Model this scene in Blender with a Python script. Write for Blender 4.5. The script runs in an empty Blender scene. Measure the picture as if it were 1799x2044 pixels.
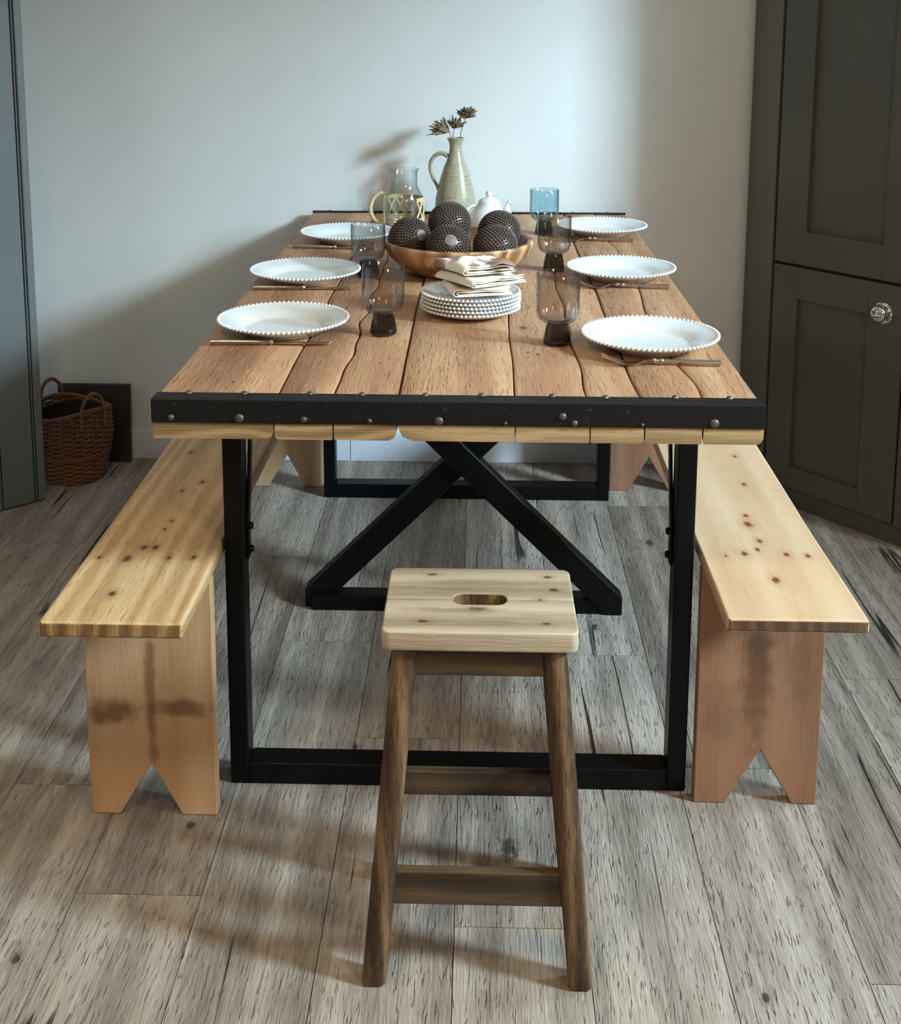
import bpy, bmesh, math, random
from mathutils import Vector, Matrix, noise
R = math.radians
C = bpy.context.scene.collection
SC = bpy.context.scene

# ------------------------------------------------------------------ camera
cd = bpy.data.cameras.new('camera')
cam = bpy.data.objects.new('camera', cd); C.objects.link(cam)
FPX, PY, PITCH, YAW, ROLL = 2482.3, 449.3, 0.16705, -0.02353, 0.00382
fw = Vector((math.sin(YAW)*math.cos(PITCH), math.cos(YAW)*math.cos(PITCH), -math.sin(PITCH)))
r0 = Vector((math.cos(YAW), -math.sin(YAW), 0)); u0 = r0.cross(fw)
rr = r0*math.cos(ROLL)+u0*math.sin(ROLL); uu = -r0*math.sin(ROLL)+u0*math.cos(ROLL)
cam.matrix_world = Matrix(((rr.x, uu.x, -fw.x, .0312), (rr.y, uu.y, -fw.y, -1.75545), (rr.z, uu.z, -fw.z, 1.32374), (0, 0, 0, 1)))
cd.sensor_fit = 'HORIZONTAL'; cd.sensor_width = 36
cd.lens = FPX/1799*36
cd.shift_y = -(1022-PY)/1799
cd.clip_start = .05
SC.camera = cam

# ------------------------------------------------------------------ light
SC.view_settings.view_transform = 'Standard'; SC.view_settings.look = 'None'
SC.view_settings.gamma = 1; SC.view_settings.exposure = 0.72
w = bpy.data.worlds.new('world'); SC.world = w; w.use_nodes = True
bg = w.node_tree.nodes['Background']
bg.inputs[0].default_value = (1.0, .84, .62, 1); bg.inputs[1].default_value = .105

def area(name, loc, target, sx, sy, power, col, spread=180):
    l = bpy.data.lights.new(name, 'AREA'); l.shape = 'RECTANGLE'; l.size = sx; l.size_y = sy
    l.energy = power; l.color = col; l.spread = R(spread)
    o = bpy.data.objects.new(name, l); C.objects.link(o); o.location = loc
    o.rotation_euler = (Vector(target)-Vector(loc)).to_track_quat('-Z', 'Y').to_euler()
    return o
# daylight through the window in the right-hand wall
area('window_daylight', (1.93, .47, 1.70), (0, .47, 1.05), .32, .75, 17, (.64, .86, 1.0))
area('sky_daylight', (3.95, -1.27, 2.88), (0, 1.3, 1.0), .55, .7, 255, (.62, .855, 1.0))
# the room's warm lamp behind the camera: a ceiling spot over the floor
area('ceiling_lamp', (-.6, -1.1, 2.3), (-.6, -.4, 0), .3, .3, 4.5, (1.0, .74, .44), 110)
pl = bpy.data.lights.new('added_warm_fill', 'POINT'); pl.energy = 38; pl.color = (1.0, .77, .50); pl.shadow_soft_size = .22  # unseen warm fill, added to brighten the shaded wall at right
po = bpy.data.objects.new('added_warm_fill', pl); C.objects.link(po); po.location = (1.15, -1.75, 1.72)

# ------------------------------------------------------------------ materials
def s2l(c):
    return tuple(((v/255)/12.92 if v/255 <= .04045 else ((v/255+.055)/1.055)**2.4) for v in c)+(1,)

def new_mat(name):
    m = bpy.data.materials.new(name); m.use_nodes = True
    nt = m.node_tree; b = nt.nodes['Principled BSDF']
    return m, nt, b
def N(nt, t, **kw):
    n = nt.nodes.new(t)
    for k, v in kw.items(): setattr(n, k, v)
    return n
def L(nt, a, b): nt.links.new(a, b)
def vmath(nt, op, a, b=None):
    n = N(nt, 'ShaderNodeVectorMath', operation=op)
    for i, v in enumerate((a, b)):
        if v is None: continue
        if hasattr(v, 'default_value') or hasattr(v, 'is_linked'): L(nt, v, n.inputs[i])
        else: n.inputs[i].default_value = v
    return n
def fmath(nt, op, a, b=None, clamp=False):
    n = N(nt, 'ShaderNodeMath', operation=op); n.use_clamp = clamp
    for i, v in enumerate((a, b)):
        if v is None: continue
        if hasattr(v, 'is_linked'): L(nt, v, n.inputs[i])
        else: n.inputs[i].default_value = v
    return n.outputs[0]
def ramp(nt, fac, stops):
    n = N(nt, 'ShaderNodeValToRGB'); L(nt, fac, n.inputs[0])
    e = n.color_ramp.elements
    while len(e) > 1: e.remove(e[-1])
    e[0].position = stops[0][0]; e[0].color = stops[0][1]
    for p, c in stops[1:]:
        x = e.new(p); x.color = c
    return n.outputs[0]
def mix(nt, fac, a, b, mode='MIX'):
    n = N(nt, 'ShaderNodeMix', data_type='RGBA', blend_type=mode)
    for s, v in ((0, fac), (6, a), (7, b)):
        if hasattr(v, 'is_linked'): L(nt, v, n.inputs[s])
        else: n.inputs[s].default_value = v
    return n.outputs[2]
def noise_tex(nt, vec, scale, detail=3, rough=.55, dist=0):
    n = N(nt, 'ShaderNodeTexNoise'); L(nt, vec, n.inputs['Vector'])
    n.inputs['Scale'].default_value = scale; n.inputs['Detail'].default_value = detail
    n.inputs['Roughness'].default_value = rough; n.inputs['Distortion'].default_value = dist
    return n.outputs[0]
def maprange(nt, v, a, b, c=0, d=1):
    n = N(nt, 'ShaderNodeMapRange'); n.clamp = True; n.interpolation_type = 'SMOOTHSTEP'
    L(nt, v, n.inputs[0])
    for i, x in enumerate((a, b, c, d)): n.inputs[i+1].default_value = x
    return n.outputs[0]

def wood(name, dark, mid, light, axis='Y', ring=14, ring_amt=.3, blotch=.35, pore=.25, rough=.55, bump=.25,
         spots=(), spot_col=(60, 38, 22), pid=False, var=.12, dash=0, crack=0, crack_col=(28, 22, 18), knots=0, along=.07, stain=None, stain_col=(90, 62, 40)):
    m, nt, b = new_mat(name)
    tc = N(nt, 'ShaderNodeTexCoord'); vec = tc.outputs['Object']
    if pid:
        at = N(nt, 'ShaderNodeAttribute', attribute_name='pid'); rnd = at.outputs['Fac']; rv = at.outputs['Vector']
        off = vmath(nt, 'MULTIPLY', rv, (37.3, 61.7, 23.1)).outputs[0]
    else:
        oi = N(nt, 'ShaderNodeObjectInfo'); rnd = oi.outputs['Random']
        cx = N(nt, 'ShaderNodeCombineXYZ')
        for i in range(3): L(nt, rnd, cx.inputs[i])
        off = vmath(nt, 'MULTIPLY', cx.outputs[0], (17.3, 31.7, 53.1)).outputs[0]
    v = vmath(nt, 'ADD', vec, off).outputs[0]
    a = 'XYZ'.index(axis); sc = [1, 1, 1]; sc[a] = along
    vs = vmath(nt, 'MULTIPLY', v, tuple(sc)).outputs[0]
    # growth rings, bent by a slow noise
    slow = noise_tex(nt, vs, 5, 2)
    sxyz = N(nt, 'ShaderNodeSeparateXYZ'); L(nt, vs, sxyz.inputs[0])
    acc = None
    for i in range(3):
        if i == a: continue
        acc = sxyz.outputs[i] if acc is None else fmath(nt, 'ADD', acc, sxyz.outputs[i])
    ph = fmath(nt, 'ADD', fmath(nt, 'MULTIPLY', acc, ring*6.283), fmath(nt, 'MULTIPLY', slow, ring*1.6))
    rings = fmath(nt, 'ADD', fmath(nt, 'MULTIPLY', fmath(nt, 'SINE', ph), .5), .5)
    rings = fmath(nt, 'POWER', rings, 1.6)
    blo = noise_tex(nt, vmath(nt, 'MULTIPLY', v, tuple(1 if i != a else .35 for i in range(3))).outputs[0], 7, 4, .6)
    sp = [1, 1, 1]; sp[a] = .06
    vp = vmath(nt, 'MULTIPLY', v, tuple(sp)).outputs[0]
    por = noise_tex(nt, vp, 260, 3, .65)
    fib = noise_tex(nt, vp, 60, 3, .6)
    f = fmath(nt, 'MULTIPLY', rings, ring_amt)
    f = fmath(nt, 'ADD', f, fmath(nt, 'MULTIPLY', blo, blotch))
    f = fmath(nt, 'ADD', f, fmath(nt, 'MULTIPLY', por, pore))
    f = fmath(nt, 'ADD', f, fmath(nt, 'MULTIPLY', fib, pore))
    f = fmath(nt, 'ADD', f, fmath(nt, 'MULTIPLY', fmath(nt, 'SUBTRACT', rnd, .5), var*2))
    tot = (ring_amt*.4+blotch*.5+pore)
    lo, hi = tot-.22, tot+.22
    col = ramp(nt, fmath(nt, 'DIVIDE', fmath(nt, 'SUBTRACT', f, lo), hi-lo, True), [(0, s2l(dark)), (.5, s2l(mid)), (1, s2l(light))])
    height = fmath(nt, 'ADD', fmath(nt, 'MULTIPLY', por, .7), fmath(nt, 'MULTIPLY', fib, .5))
    height = fmath(nt, 'ADD', height, fmath(nt, 'MULTIPLY', rings, .3))
    if dash:                                    # short open pores along the grain
        sd = [1, 1, 1]; sd[a] = .13
        vd = vmath(nt, 'MULTIPLY', v, tuple(sd)).outputs[0]
        dn1 = noise_tex(nt, vd, 210, 1.5, .5)
        dm = fmath(nt, 'MULTIPLY', maprange(nt, dn1, .58, .70), maprange(nt, blo, .32, .62, .3, 1))
        lm = maprange(nt, dn1, .42, .30)
        col = mix(nt, fmath(nt, 'MULTIPLY', dm, dash), col, s2l(tuple(c*.5 for c in dark)))
        col = mix(nt, fmath(nt, 'MULTIPLY', lm, dash*.45), col, s2l(tuple(min(255, c*1.12) for c in light)))
        height = fmath(nt, 'SUBTRACT', height, fmath(nt, 'MULTIPLY', dm, .8))
    if crack:
        cn = noise_tex(nt, vmath(nt, 'MULTIPLY', v, tuple(1 if i != a else .022 for i in range(3))).outputs[0], 13, 2.5, .5, .15)
        line = maprange(nt, fmath(nt, 'ABSOLUTE', fmath(nt, 'SUBTRACT', cn, .5)), .003, .010, 1, 0)
        msk = maprange(nt, noise_tex(nt, vmath(nt, 'MULTIPLY', v, tuple(1 if i != a else .4 for i in range(3))).outputs[0], 4.5, 2), .55, .62)
        cm = fmath(nt, 'MULTIPLY', fmath(nt, 'MULTIPLY', line, msk), crack)
        halo = fmath(nt, 'MULTIPLY', fmath(nt, 'MULTIPLY', maprange(nt, fmath(nt, 'ABSOLUTE', fmath(nt, 'SUBTRACT', cn, .5)), .0, .022, 1, 0), msk), .35*crack)
        col = mix(nt, halo, col, s2l(tuple(c*1.7 for c in crack_col)))
        col = mix(nt, cm, col, s2l(crack_col))
        height = fmath(nt, 'SUBTRACT', height, fmath(nt, 'MULTIPLY', cm, 1.2))
    if knots:
        vo = N(nt, 'ShaderNodeTexVoronoi'); L(nt, vmath(nt, 'MULTIPLY', v, tuple(1 if i != a else .6 for i in range(3))).outputs[0], vo.inputs['Vector'])
        vo.inputs['Scale'].default_value = knots
        k = maprange(nt, vo.outputs['Distance'], .03, .10, 1, 0)
        col = mix(nt, fmath(nt, 'MULTIPLY', k, .8), col, s2l(spot_col))
    for (x, y, z, r) in spots:
        d = vmath(nt, 'SUBTRACT', vec, (x, y, z))
        s3 = [1, 1, 1]; s3[a] = .55; r = r*.72
        d2 = vmath(nt, 'LENGTH', vmath(nt, 'MULTIPLY', d.outputs[0], tuple(s3)).outputs[0])
        dd = fmath(nt, 'ADD', d2.outputs['Value'], fmath(nt, 'MULTIPLY', fmath(nt, 'SUBTRACT', noise_tex(nt, v, 90, 1), .5), r*.9))
        k = maprange(nt, dd, r*.3, r*1.0, 1, 0)
        halo = maprange(nt, dd, r*.5, r*2.6, .38, 0)
        col = mix(nt, halo, col, s2l(tuple(min(255, c*1.9) for c in spot_col)))
        col = mix(nt, fmath(nt, 'MULTIPLY', k, .92), col, s2l(spot_col))
        height = fmath(nt, 'SUBTRACT', height, fmath(nt, 'MULTIPLY', k, .6))
    if stain:
        for (x, y, z, rx, ry, rz, amt) in stain:
            d = vmath(nt, 'SUBTRACT', vec, (x, y, z))
            d2 = vmath(nt, 'LENGTH', vmath(nt, 'MULTIPLY', d.outputs[0], (1/rx, 1/ry, 1/rz)).outputs[0])
            dd = fmath(nt, 'ADD', d2.outputs['Value'], fmath(nt, 'MULTIPLY', fmath(nt, 'SUBTRACT', noise_tex(nt, v, 28, 4), .5), 1.5))
            k = maprange(nt, dd, .3, 1.1, amt, 0)
            col = mix(nt, k, col, s2l(stain_col))
    L(nt, col, b.inputs['Base Color'])
    b.inputs['Roughness'].default_value = rough
    b.inputs['Specular IOR Level'].default_value = .35
    bp = N(nt, 'ShaderNodeBump'); bp.inputs['Strength'].default_value = bump; bp.inputs['Distance'].default_value = .004
    L(nt, height, bp.inputs['Height']); L(nt, bp.outputs[0], b.inputs['Normal'])
    return m

def paint(name, col, rough=.5, var=.06, bump=.05, scale=40, metal=0, spec=.5, wear=None, coat=0, rings=None):
    m, nt, b = new_mat(name)
    tc = N(nt, 'ShaderNodeTexCoord')
    n1 = noise_tex(nt, tc.outputs['Object'], scale, 4, .6); n2 = noise_tex(nt, tc.outputs['Object'], 3.5, 3)
    f = fmath(nt, 'ADD', fmath(nt, 'MULTIPLY', n1, .4), fmath(nt, 'MULTIPLY', n2, .6))
    c0 = tuple(max(0, c*(1-var)) for c in col); c1 = tuple(min(255, c*(1+var)) for c in col)
    c = ramp(nt, f, [(.3, s2l(c0)), (.7, s2l(c1))])
    if wear:
        k = maprange(nt, noise_tex(nt, tc.outputs['Object'], 55, 4, .7), .60, .72)
        c = mix(nt, fmath(nt, 'MULTIPLY', k, .6), c, s2l(wear))
    if rings:
        k = maprange(nt, noise_tex(nt, vmath(nt, 'MULTIPLY', tc.outputs['Object'], (9, 9, 230)).outputs[0], 1, 3, .6), .56, .68)
        c = mix(nt, fmath(nt, 'MULTIPLY', k, .55), c, s2l(rings))
    L(nt, c, b.inputs['Base Color'])
    b.inputs['Roughness'].default_value = rough; b.inputs['Metallic'].default_value = metal
    b.inputs['Specular IOR Level'].default_value = spec
    if coat: b.inputs['Coat Weight'].default_value = coat; b.inputs['Coat Roughness'].default_value = .08
    if bump:
        bp = N(nt, 'ShaderNodeBump'); bp.inputs['Strength'].default_value = bump; bp.inputs['Distance'].default_value = .002
        L(nt, n1, bp.inputs['Height']); L(nt, bp.outputs[0], b.inputs['Normal'])
    return m

def thin_glass(name, tint, refl=1.0):
    m = bpy.data.materials.new(name); m.use_nodes = True; nt = m.node_tree
    nt.nodes.remove(nt.nodes['Principled BSDF']); out = nt.nodes['Material Output']
    t = N(nt, 'ShaderNodeBsdfTransparent'); ed = N(nt, 'ShaderNodeLayerWeight'); ed.inputs[0].default_value = .5
    L(nt, mix(nt, fmath(nt, 'POWER', ed.outputs['Facing'], 4.0), tint+(1,), tuple(c*.18 for c in tint)+(1,)), t.inputs[0])   # longer path through the wall at the rim
    g = N(nt, 'ShaderNodeBsdfGlossy'); g.inputs['Roughness'].default_value = .03
    lw = N(nt, 'ShaderNodeLayerWeight'); lw.inputs[0].default_value = .5
    fr = fmath(nt, 'ADD', fmath(nt, 'MULTIPLY', fmath(nt, 'POWER', lw.outputs['Facing'], 4.0), .75), .04)
    tc = N(nt, 'ShaderNodeTexCoord'); n = noise_tex(nt, tc.outputs['Object'], 30, 1)
    bp = N(nt, 'ShaderNodeBump'); bp.inputs['Strength'].default_value = .03; L(nt, n, bp.inputs['Height']); L(nt, bp.outputs[0], g.inputs['Normal'])
    mx = N(nt, 'ShaderNodeMixShader'); L(nt, fmath(nt, 'MULTIPLY', fr, refl), mx.inputs[0])
    L(nt, t.outputs[0], mx.inputs[1]); L(nt, g.outputs[0], mx.inputs[2]); L(nt, mx.outputs[0], out.inputs['Surface'])
    return m

TZ_ = .761
FLOOR = wood('grey_oak_laminate', (106, 95, 85), (146, 134, 122), (178, 166, 153), 'Y', ring=11, ring_amt=.15, blotch=.46, pore=.36, rough=.5, bump=.85,
             pid=True, var=.13, spots=[(.085, .055, 0, .030), (.43, -.243, 0, .010), (-.19, .33, 0, .012), (-.44, .10, 0, .014), (.29, .80, 0, .014), (-.62, -.2, 0, .012), (.47, 1.25, 0, .016)], dash=.2, crack=.9, knots=1.3, spot_col=(58, 50, 44), along=.09)
TABLE = wood('reclaimed_table_pine', (136, 96, 69), (175, 130, 95), (200, 160, 123), 'Y', spots=[(.115, .29, TZ_, .0045), (.131, .28, TZ_, .0045), (.112, .46, TZ_, .012), (.118, .40, TZ_, .004), (.29, .62, TZ_, .005), (.375, .62, TZ_, .005), (-.35, .10, TZ_, .004), (-.13, .22, TZ_, .004), (.02, .12, TZ_, .004), (-.36, .62, TZ_, .006), (.33, 1.1, TZ_, .007), (-.31, 1.6, TZ_, .007)], spot_col=(74, 50, 34), ring=8, ring_amt=.2, blotch=.42, pore=.22, rough=.52, bump=.4, var=.09, dash=.3, crack=.5,
             crack_col=(62, 40, 24))
ENDGRAIN = wood('plank_end_grain', (124, 100, 68), (156, 130, 92), (176, 150, 112), 'X', ring=40, ring_amt=.3, blotch=.4, pore=.2, rough=.75, bump=.4, along=.3)
BENCH_L = wood('pine_bench_seat_knotty', (168, 132, 88), (200, 166, 118), (216, 186, 142), 'Y', dash=.3, ring=26, ring_amt=.26, blotch=.3, pore=.2, rough=.5, bump=.3, var=.02,
    spots=[(.106, .305+.068, .444, .006), (.103, .268+.068, .444, .006), (.088, .193+.068, .444, .011), (.107, .194+.068, .444, .010), (.071, .150+.068, .444, .013),
           (.179, .157+.068, .444, .008), (.138, .156+.068, .444, .008), (.024, .154+.068, .444, .006), (.092, .445+.068, .444, .006), (.083, .093, .444, .010), (.12, .56, .444, .009), (.06, .72, .444, .009)],
    spot_col=(70, 46, 24))
BENCH_R = wood('pine_bench_seat_pale', (174, 138, 104), (198, 164, 128), (212, 184, 150), 'Y', ring=12, ring_amt=.12, blotch=.36, pore=.16, rough=.5, bump=.15, var=.02,
    spots=[(.136, .54, .444, .008), (.105, .35, .444, .014), (.108, .388, .444, .008), (.109, .28, .444, .009), (.072, .23, .444, .011), (.142, .228, .444, .009), (.102, .133, .444, .012),
           (.150, .694, .444, .008), (.176, .223, .444, .008), (.098, .245, .444, .007), (.04, .22, .444, .005)], spot_col=(96, 60, 32))
BLEG_L = wood('pine_bench_leg_stained', (166, 128, 94), (196, 156, 118), (210, 174, 138), 'Z', ring=10, ring_amt=.16, blotch=.3, pore=.16, rough=.6, bump=.2, var=.03,
    spots=[(.112, 0, .355, .007), (.105, 0, .08, .012), (.113, 0, .20, .010), (.125, 0, .155, .010)], spot_col=(84, 50, 24),
    stain=[(.045, 0, .185, .055, 1, .03, .75), (.16, 0, .195, .065, 1, .022, .7), (.108, 0, .22, .012, 1, .17, .6)], stain_col=(92, 58, 30))
BLEG_R = wood('pine_bench_leg_brown', (112, 78, 56), (142, 102, 76), (160, 118, 90), 'Z', ring=10, ring_amt=.14, blotch=.4, pore=.16, rough=.6, bump=.2, var=.03,
    spots=[(.098, 0, .37, .006), (.1, 0, .30, .012), (.1, 0, .2, .014), (.105, 0, .15, .012)], spot_col=(92, 62, 40),
    stain=[(.1, 0, .24, .03, 1, .17, .75), (.04, 0, .16, .04, 1, .07, .35), (.17, 0, .25, .03, 1, .10, .35)], stain_col=(92, 62, 42))
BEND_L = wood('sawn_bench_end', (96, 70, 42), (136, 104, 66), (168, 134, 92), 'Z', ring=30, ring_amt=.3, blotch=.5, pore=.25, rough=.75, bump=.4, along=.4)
BEND_R = wood('shaded_sawn_bench_end', (60, 44, 30), (86, 64, 46), (108, 84, 62), 'Z', ring=30, ring_amt=.2, blotch=.4, pore=.2, rough=.7, bump=.2, along=.4)  # end grain made darker still to carry the shade on the right bench's front
STOOL_TOP = wood('old_stool_seat_wood', (118, 102, 82), (168, 150, 125), (194, 178, 153), 'X', ring=13, ring_amt=.22, blotch=.45, pore=.25, rough=.6, bump=.4, var=.04,
    spots=[(-.07, .075, .0135, .007), (.098, .072, .0135, .007), (-.078, -.068, .0135, .008), (.09, -.07, .0135, .007), (.105, .03, .0135, .009), (-.005, -.03, .0135, .012), (.083, 0, .0135, .006)],
    spot_col=(72, 50, 32), stain=[(-.03, -.035, .0135, .09, .012, .03, .5), (.0, .05, .0135, .11, .012, .03, .4)], stain_col=(116, 92, 64))
STOOL_LEG = wood('old_stool_leg_wood', dash=.4, dark=(40, 28, 18), mid=(80, 58, 38), light=(128, 100, 70), axis='Z', ring=20, ring_amt=.25, blotch=.5, pore=.3, rough=.5, bump=.4, var=.05, crack=.6, crack_col=(48, 30, 18))
STOOL_RAIL = wood('old_stool_rail_wood', (38, 28, 18), (62, 47, 32), (92, 72, 52), 'X', ring=20, ring_amt=.25, blotch=.5, pore=.3, rough=.5, bump=.3, var=.05)
BOWLW = wood('acacia_bowl_wood', (92, 60, 38), (158, 116, 78), (206, 166, 120), 'Z', ring=14, ring_amt=.3, blotch=.45, pore=.15, rough=.4, bump=.1, along=.3, pid=True, var=.2)
WALL = paint('matt_white_plaster', (214, 217, 216), .9, .02, .08, 90, spec=.2)
SKIRT = paint('white_skirting_paint', (206, 212, 220), .45, .02, .03, 30)
GREYDOOR = paint('grey_green_door_paint', (104, 111, 112), .45, .05, .12, 30)
CUP = paint('dark_olive_grey_cupboard_paint', (78, 74, 66), .42, .04, .06, 60)
BLACK = paint('black_powder_coated_steel', (4, 4, 6), .42, .15, .06, 200, spec=.2)
EDGE = paint('blackened_steel_angle', (11, 10, 11), .55, .3, .3, 60, wear=(60, 54, 50), spec=.3)
NAILM = paint('worn_nail_head', (92, 82, 72), .45, .2, .2, 300, metal=.6)
CHROME = paint('polished_nickel', (215, 212, 205), .12, .02, 0, 30, metal=1)
SILVER = paint('brushed_cutlery_steel', (176, 166, 156), .25, .06, .05, 200, metal=1)
CHINA = paint('white_glazed_china', (222, 224, 224), .16, .01, 0, 20, coat=.5)
TEAP = paint('white_teapot_glaze', (224, 228, 228), .35, .02, 0, 20)
LINEN = paint('cream_linen', (234, 225, 208), .95, .03, .6, 400, spec=.1)
STONE = paint('speckled_stoneware_glaze', (160, 154, 130), .3, .14, .2, 90, wear=(112, 98, 74), rings=(118, 104, 78))
BALL = paint('dark_brown_bead', (76, 64, 58), .28, .2, .1, 120)
BUTTON = paint('grey_end_button', (120, 112, 106), .5, .1, .1, 100)
RATTAN = paint('natural_rattan', (206, 184, 140), .6, .1, .3, 120)
WICKER = paint('brown_wicker', (108, 70, 42), .5, .3, .3, 60)
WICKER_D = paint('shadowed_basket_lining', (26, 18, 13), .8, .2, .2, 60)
DARKBOARD = paint('dark_brown_board', (44, 37, 32), .5, .15, .1, 30)
DRIED = paint('dried_flower_brown', (118, 102, 86), .85, .2, .2, 120, spec=.1)
SMOKE = thin_glass('smoke_glass', (.875, .855, .835))
SMOKE_D = thin_glass('smoke_glass_foot', (.26, .225, .20))
GREYG = thin_glass('grey_glass', (.86, .87, .87))
GREYG_D = thin_glass('grey_glass_foot', (.27, .27, .27))
BLUEG = thin_glass('blue_glass', (.80, .91, .94))
BLUEG_D = thin_glass('blue_glass_foot', (.28, .33, .35))
CLEAR = thin_glass('clear_glass', (.965, .985, .98))

m, nt, b = new_mat('patterned_linen')          # cream cloth with a soft brown print
tc = N(nt, 'ShaderNodeTexCoord')
k = maprange(nt, noise_tex(nt, tc.outputs['Object'], 22, 2, .5, .4), .46, .56)
L(nt, mix(nt, fmath(nt, 'MULTIPLY', k, .92), s2l((240, 230, 214)), s2l((142, 112, 92))), b.inputs['Base Color'])
b.inputs['Roughness'].default_value = .95; b.inputs['Specular IOR Level'].default_value = .1
bp = N(nt, 'ShaderNodeBump'); bp.inputs['Strength'].default_value = .4; bp.inputs['Distance'].default_value = .001
L(nt, noise_tex(nt, tc.outputs['Object'], 500, 2), bp.inputs['Height']); L(nt, bp.outputs[0], b.inputs['Normal'])
LINEN_P = m

# ------------------------------------------------------------------ mesh helpers
def BM(): return bmesh.new()
def box(bm, x0, x1, y0, y1, z0, z1):
    v = [bm.verts.new(p) for p in ((x0, y0, z0), (x1, y0, z0), (x1, y1, z0), (x0, y1, z0), (x0, y0, z1), (x1, y0, z1), (x1, y1, z1), (x0, y1, z1))]
    for f in ((3, 2, 1, 0), (4, 5, 6, 7), (0, 1, 5, 4), (1, 2, 6, 5), (2, 3, 7, 6), (3, 0, 4, 7)): bm.faces.new([v[i] for i in f])
    return v
def loft(bm, secs, cap=True, closed=True):
    rows = [[bm.verts.new(p) for p in s] for s in secs]
    n = len(rows[0])
    for a, b_ in zip(rows, rows[1:]):
        for i in range(n if closed else n-1):
            j = (i+1) % n
            bm.faces.new((a[i], a[j], b_[j], b_[i]))
    if cap and closed:
        bm.faces.new(rows[0][::-1]); bm.faces.new(rows[-1])
    return rows
def prism(bm, poly, fn):
    """poly: 2-D outline; fn(u, v, 0|1) -> 3-D point"""
    loft(bm, [[fn(u, v, 0) for u, v in poly], [fn(u, v, 1) for u, v in poly]])
def lathe(bm, prof, seg=48, cx=0, cy=0, cz=0, close=False):
    rows = []
    for r, z in prof:
        if r < 1e-6: rows.append([bm.verts.new((cx, cy, cz+z))])
        else: rows.append([bm.verts.new((cx+r*math.cos(2*math.pi*i/seg), cy+r*math.sin(2*math.pi*i/seg), cz+z)) for i in range(seg)])
    pairs = list(zip(rows, rows[1:]))
    if close: pairs.append((rows[-1], rows[0]))
    for a, b_ in pairs:
        for i in range(seg):
            j = (i+1) % seg
            if len(a) == 1 and len(b_) == 1: continue
            if len(a) == 1: bm.faces.new((a[0], b_[j], b_[i]))
            elif len(b_) == 1: bm.faces.new((a[i], a[j], b_[0]))
            else: bm.faces.new((a[i], a[j], b_[j], b_[i]))
def tube(bm, pts, rad, seg=8, cap=True, flat=None):
    pts = [Vector(p) for p in pts]; secs = []
    up = Vector((0, 0, 1)); prev = None
    for i, p in enumerate(pts):
        t = (pts[min(i+1, len(pts)-1)]-pts[max(i-1, 0)]).normalized()
        if prev is None:
            a = up if abs(t.dot(up)) < .9 else Vector((1, 0, 0))
            n = (a-t*a.dot(t)).normalized()
        else: n = (prev-t*prev.dot(t)).normalized()
        prev = n; bn = t.cross(n)
        r = rad[i] if isinstance(rad, (list, tuple)) else rad
        k = flat or 1
        secs.append([p+n*r*math.cos(2*math.pi*j/seg)+bn*r*k*math.sin(2*math.pi*j/seg) for j in range(seg)])
    loft(bm, secs, cap)
def curve(pts, n=10):
    """Catmull-Rom through pts"""
    P = [Vector(p) for p in pts]; P = [P[0]*2-P[1]]+P+[P[-1]*2-P[-2]]; out = []
    for i in range(1, len(P)-2):
        for k_ in range(n):
            t = k_/n; a, b_, c, d = P[i-1:i+3]
            out.append(.5*((2*b_)+(c-a)*t+(2*a-5*b_+4*c-d)*t*t+(3*b_-a-3*c+d)*t**3))
    out.append(P[-2]); return out
def ico(bm, c, r, sub=1):
    bmesh.ops.create_icosphere(bm, subdivisions=sub, radius=r, matrix=Matrix.Translation(c))
def uvs(bm, c, r, u=24, v=14, mat=None):
    bmesh.ops.create_uvsphere(bm, u_segments=u, v_segments=v, radius=r, matrix=Matrix.Translation(c) @ (mat or Matrix()))

def obj(name, bm, mat, parent=None, world=False, smooth=False, bevel=0, seg=2, kind=None, label=None, ang=40):
    bmesh.ops.recalc_face_normals(bm, faces=bm.faces[:])
    if world and parent is not None:
        bmesh.ops.translate(bm, verts=bm.verts[:], vec=-Vector(parent_world(parent)))
    me = bpy.data.meshes.new(name); bm.to_mesh(me); bm.free()
    o = bpy.data.objects.new(name, me); C.objects.link(o); me.materials.append(mat)
    if smooth:
        me.polygons.foreach_set('use_smooth', [True]*len(me.polygons))
        try: me.set_sharp_from_angle(angle=R(ang))
        except Exception: pass
    if bevel:
        md = o.modifiers.new('bevel', 'BEVEL'); md.width = bevel; md.segments = seg; md.limit_method = 'ANGLE'; md.angle_limit = R(35)
        if not smooth: me.polygons.foreach_set('use_smooth', [True]*len(me.polygons)); md.harden_normals = True
    if parent is not None: o.parent = parent
    if kind: o['kind'] = kind
    if label: o['label'] = label
    return o
def parent_world(p):
    v = Vector((0, 0, 0))
    while p is not None: v += p.location; p = p.parent
    return v
def tag(o, label=None, cat=None, group=None, kind=None):
    if label: o['label'] = label
    if cat: o['category'] = cat
    if group: o['group'] = group
    if kind: o['kind'] = kind
    return o
def thing(name, loc, label, cat, group=None, rz=0):
    o = bpy.data.objects.new(name, None); C.objects.link(o); o.location = loc; o.rotation_euler = (0, 0, rz)
    o.empty_display_size = .05
    return tag(o, label, cat, group)
def copy_tree(o, parent=None):
    c = o.copy(); C.objects.link(c)
    if parent is not None: c.parent = parent
    for ch in list(o.children): copy_tree(ch, c)
    return c

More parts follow.
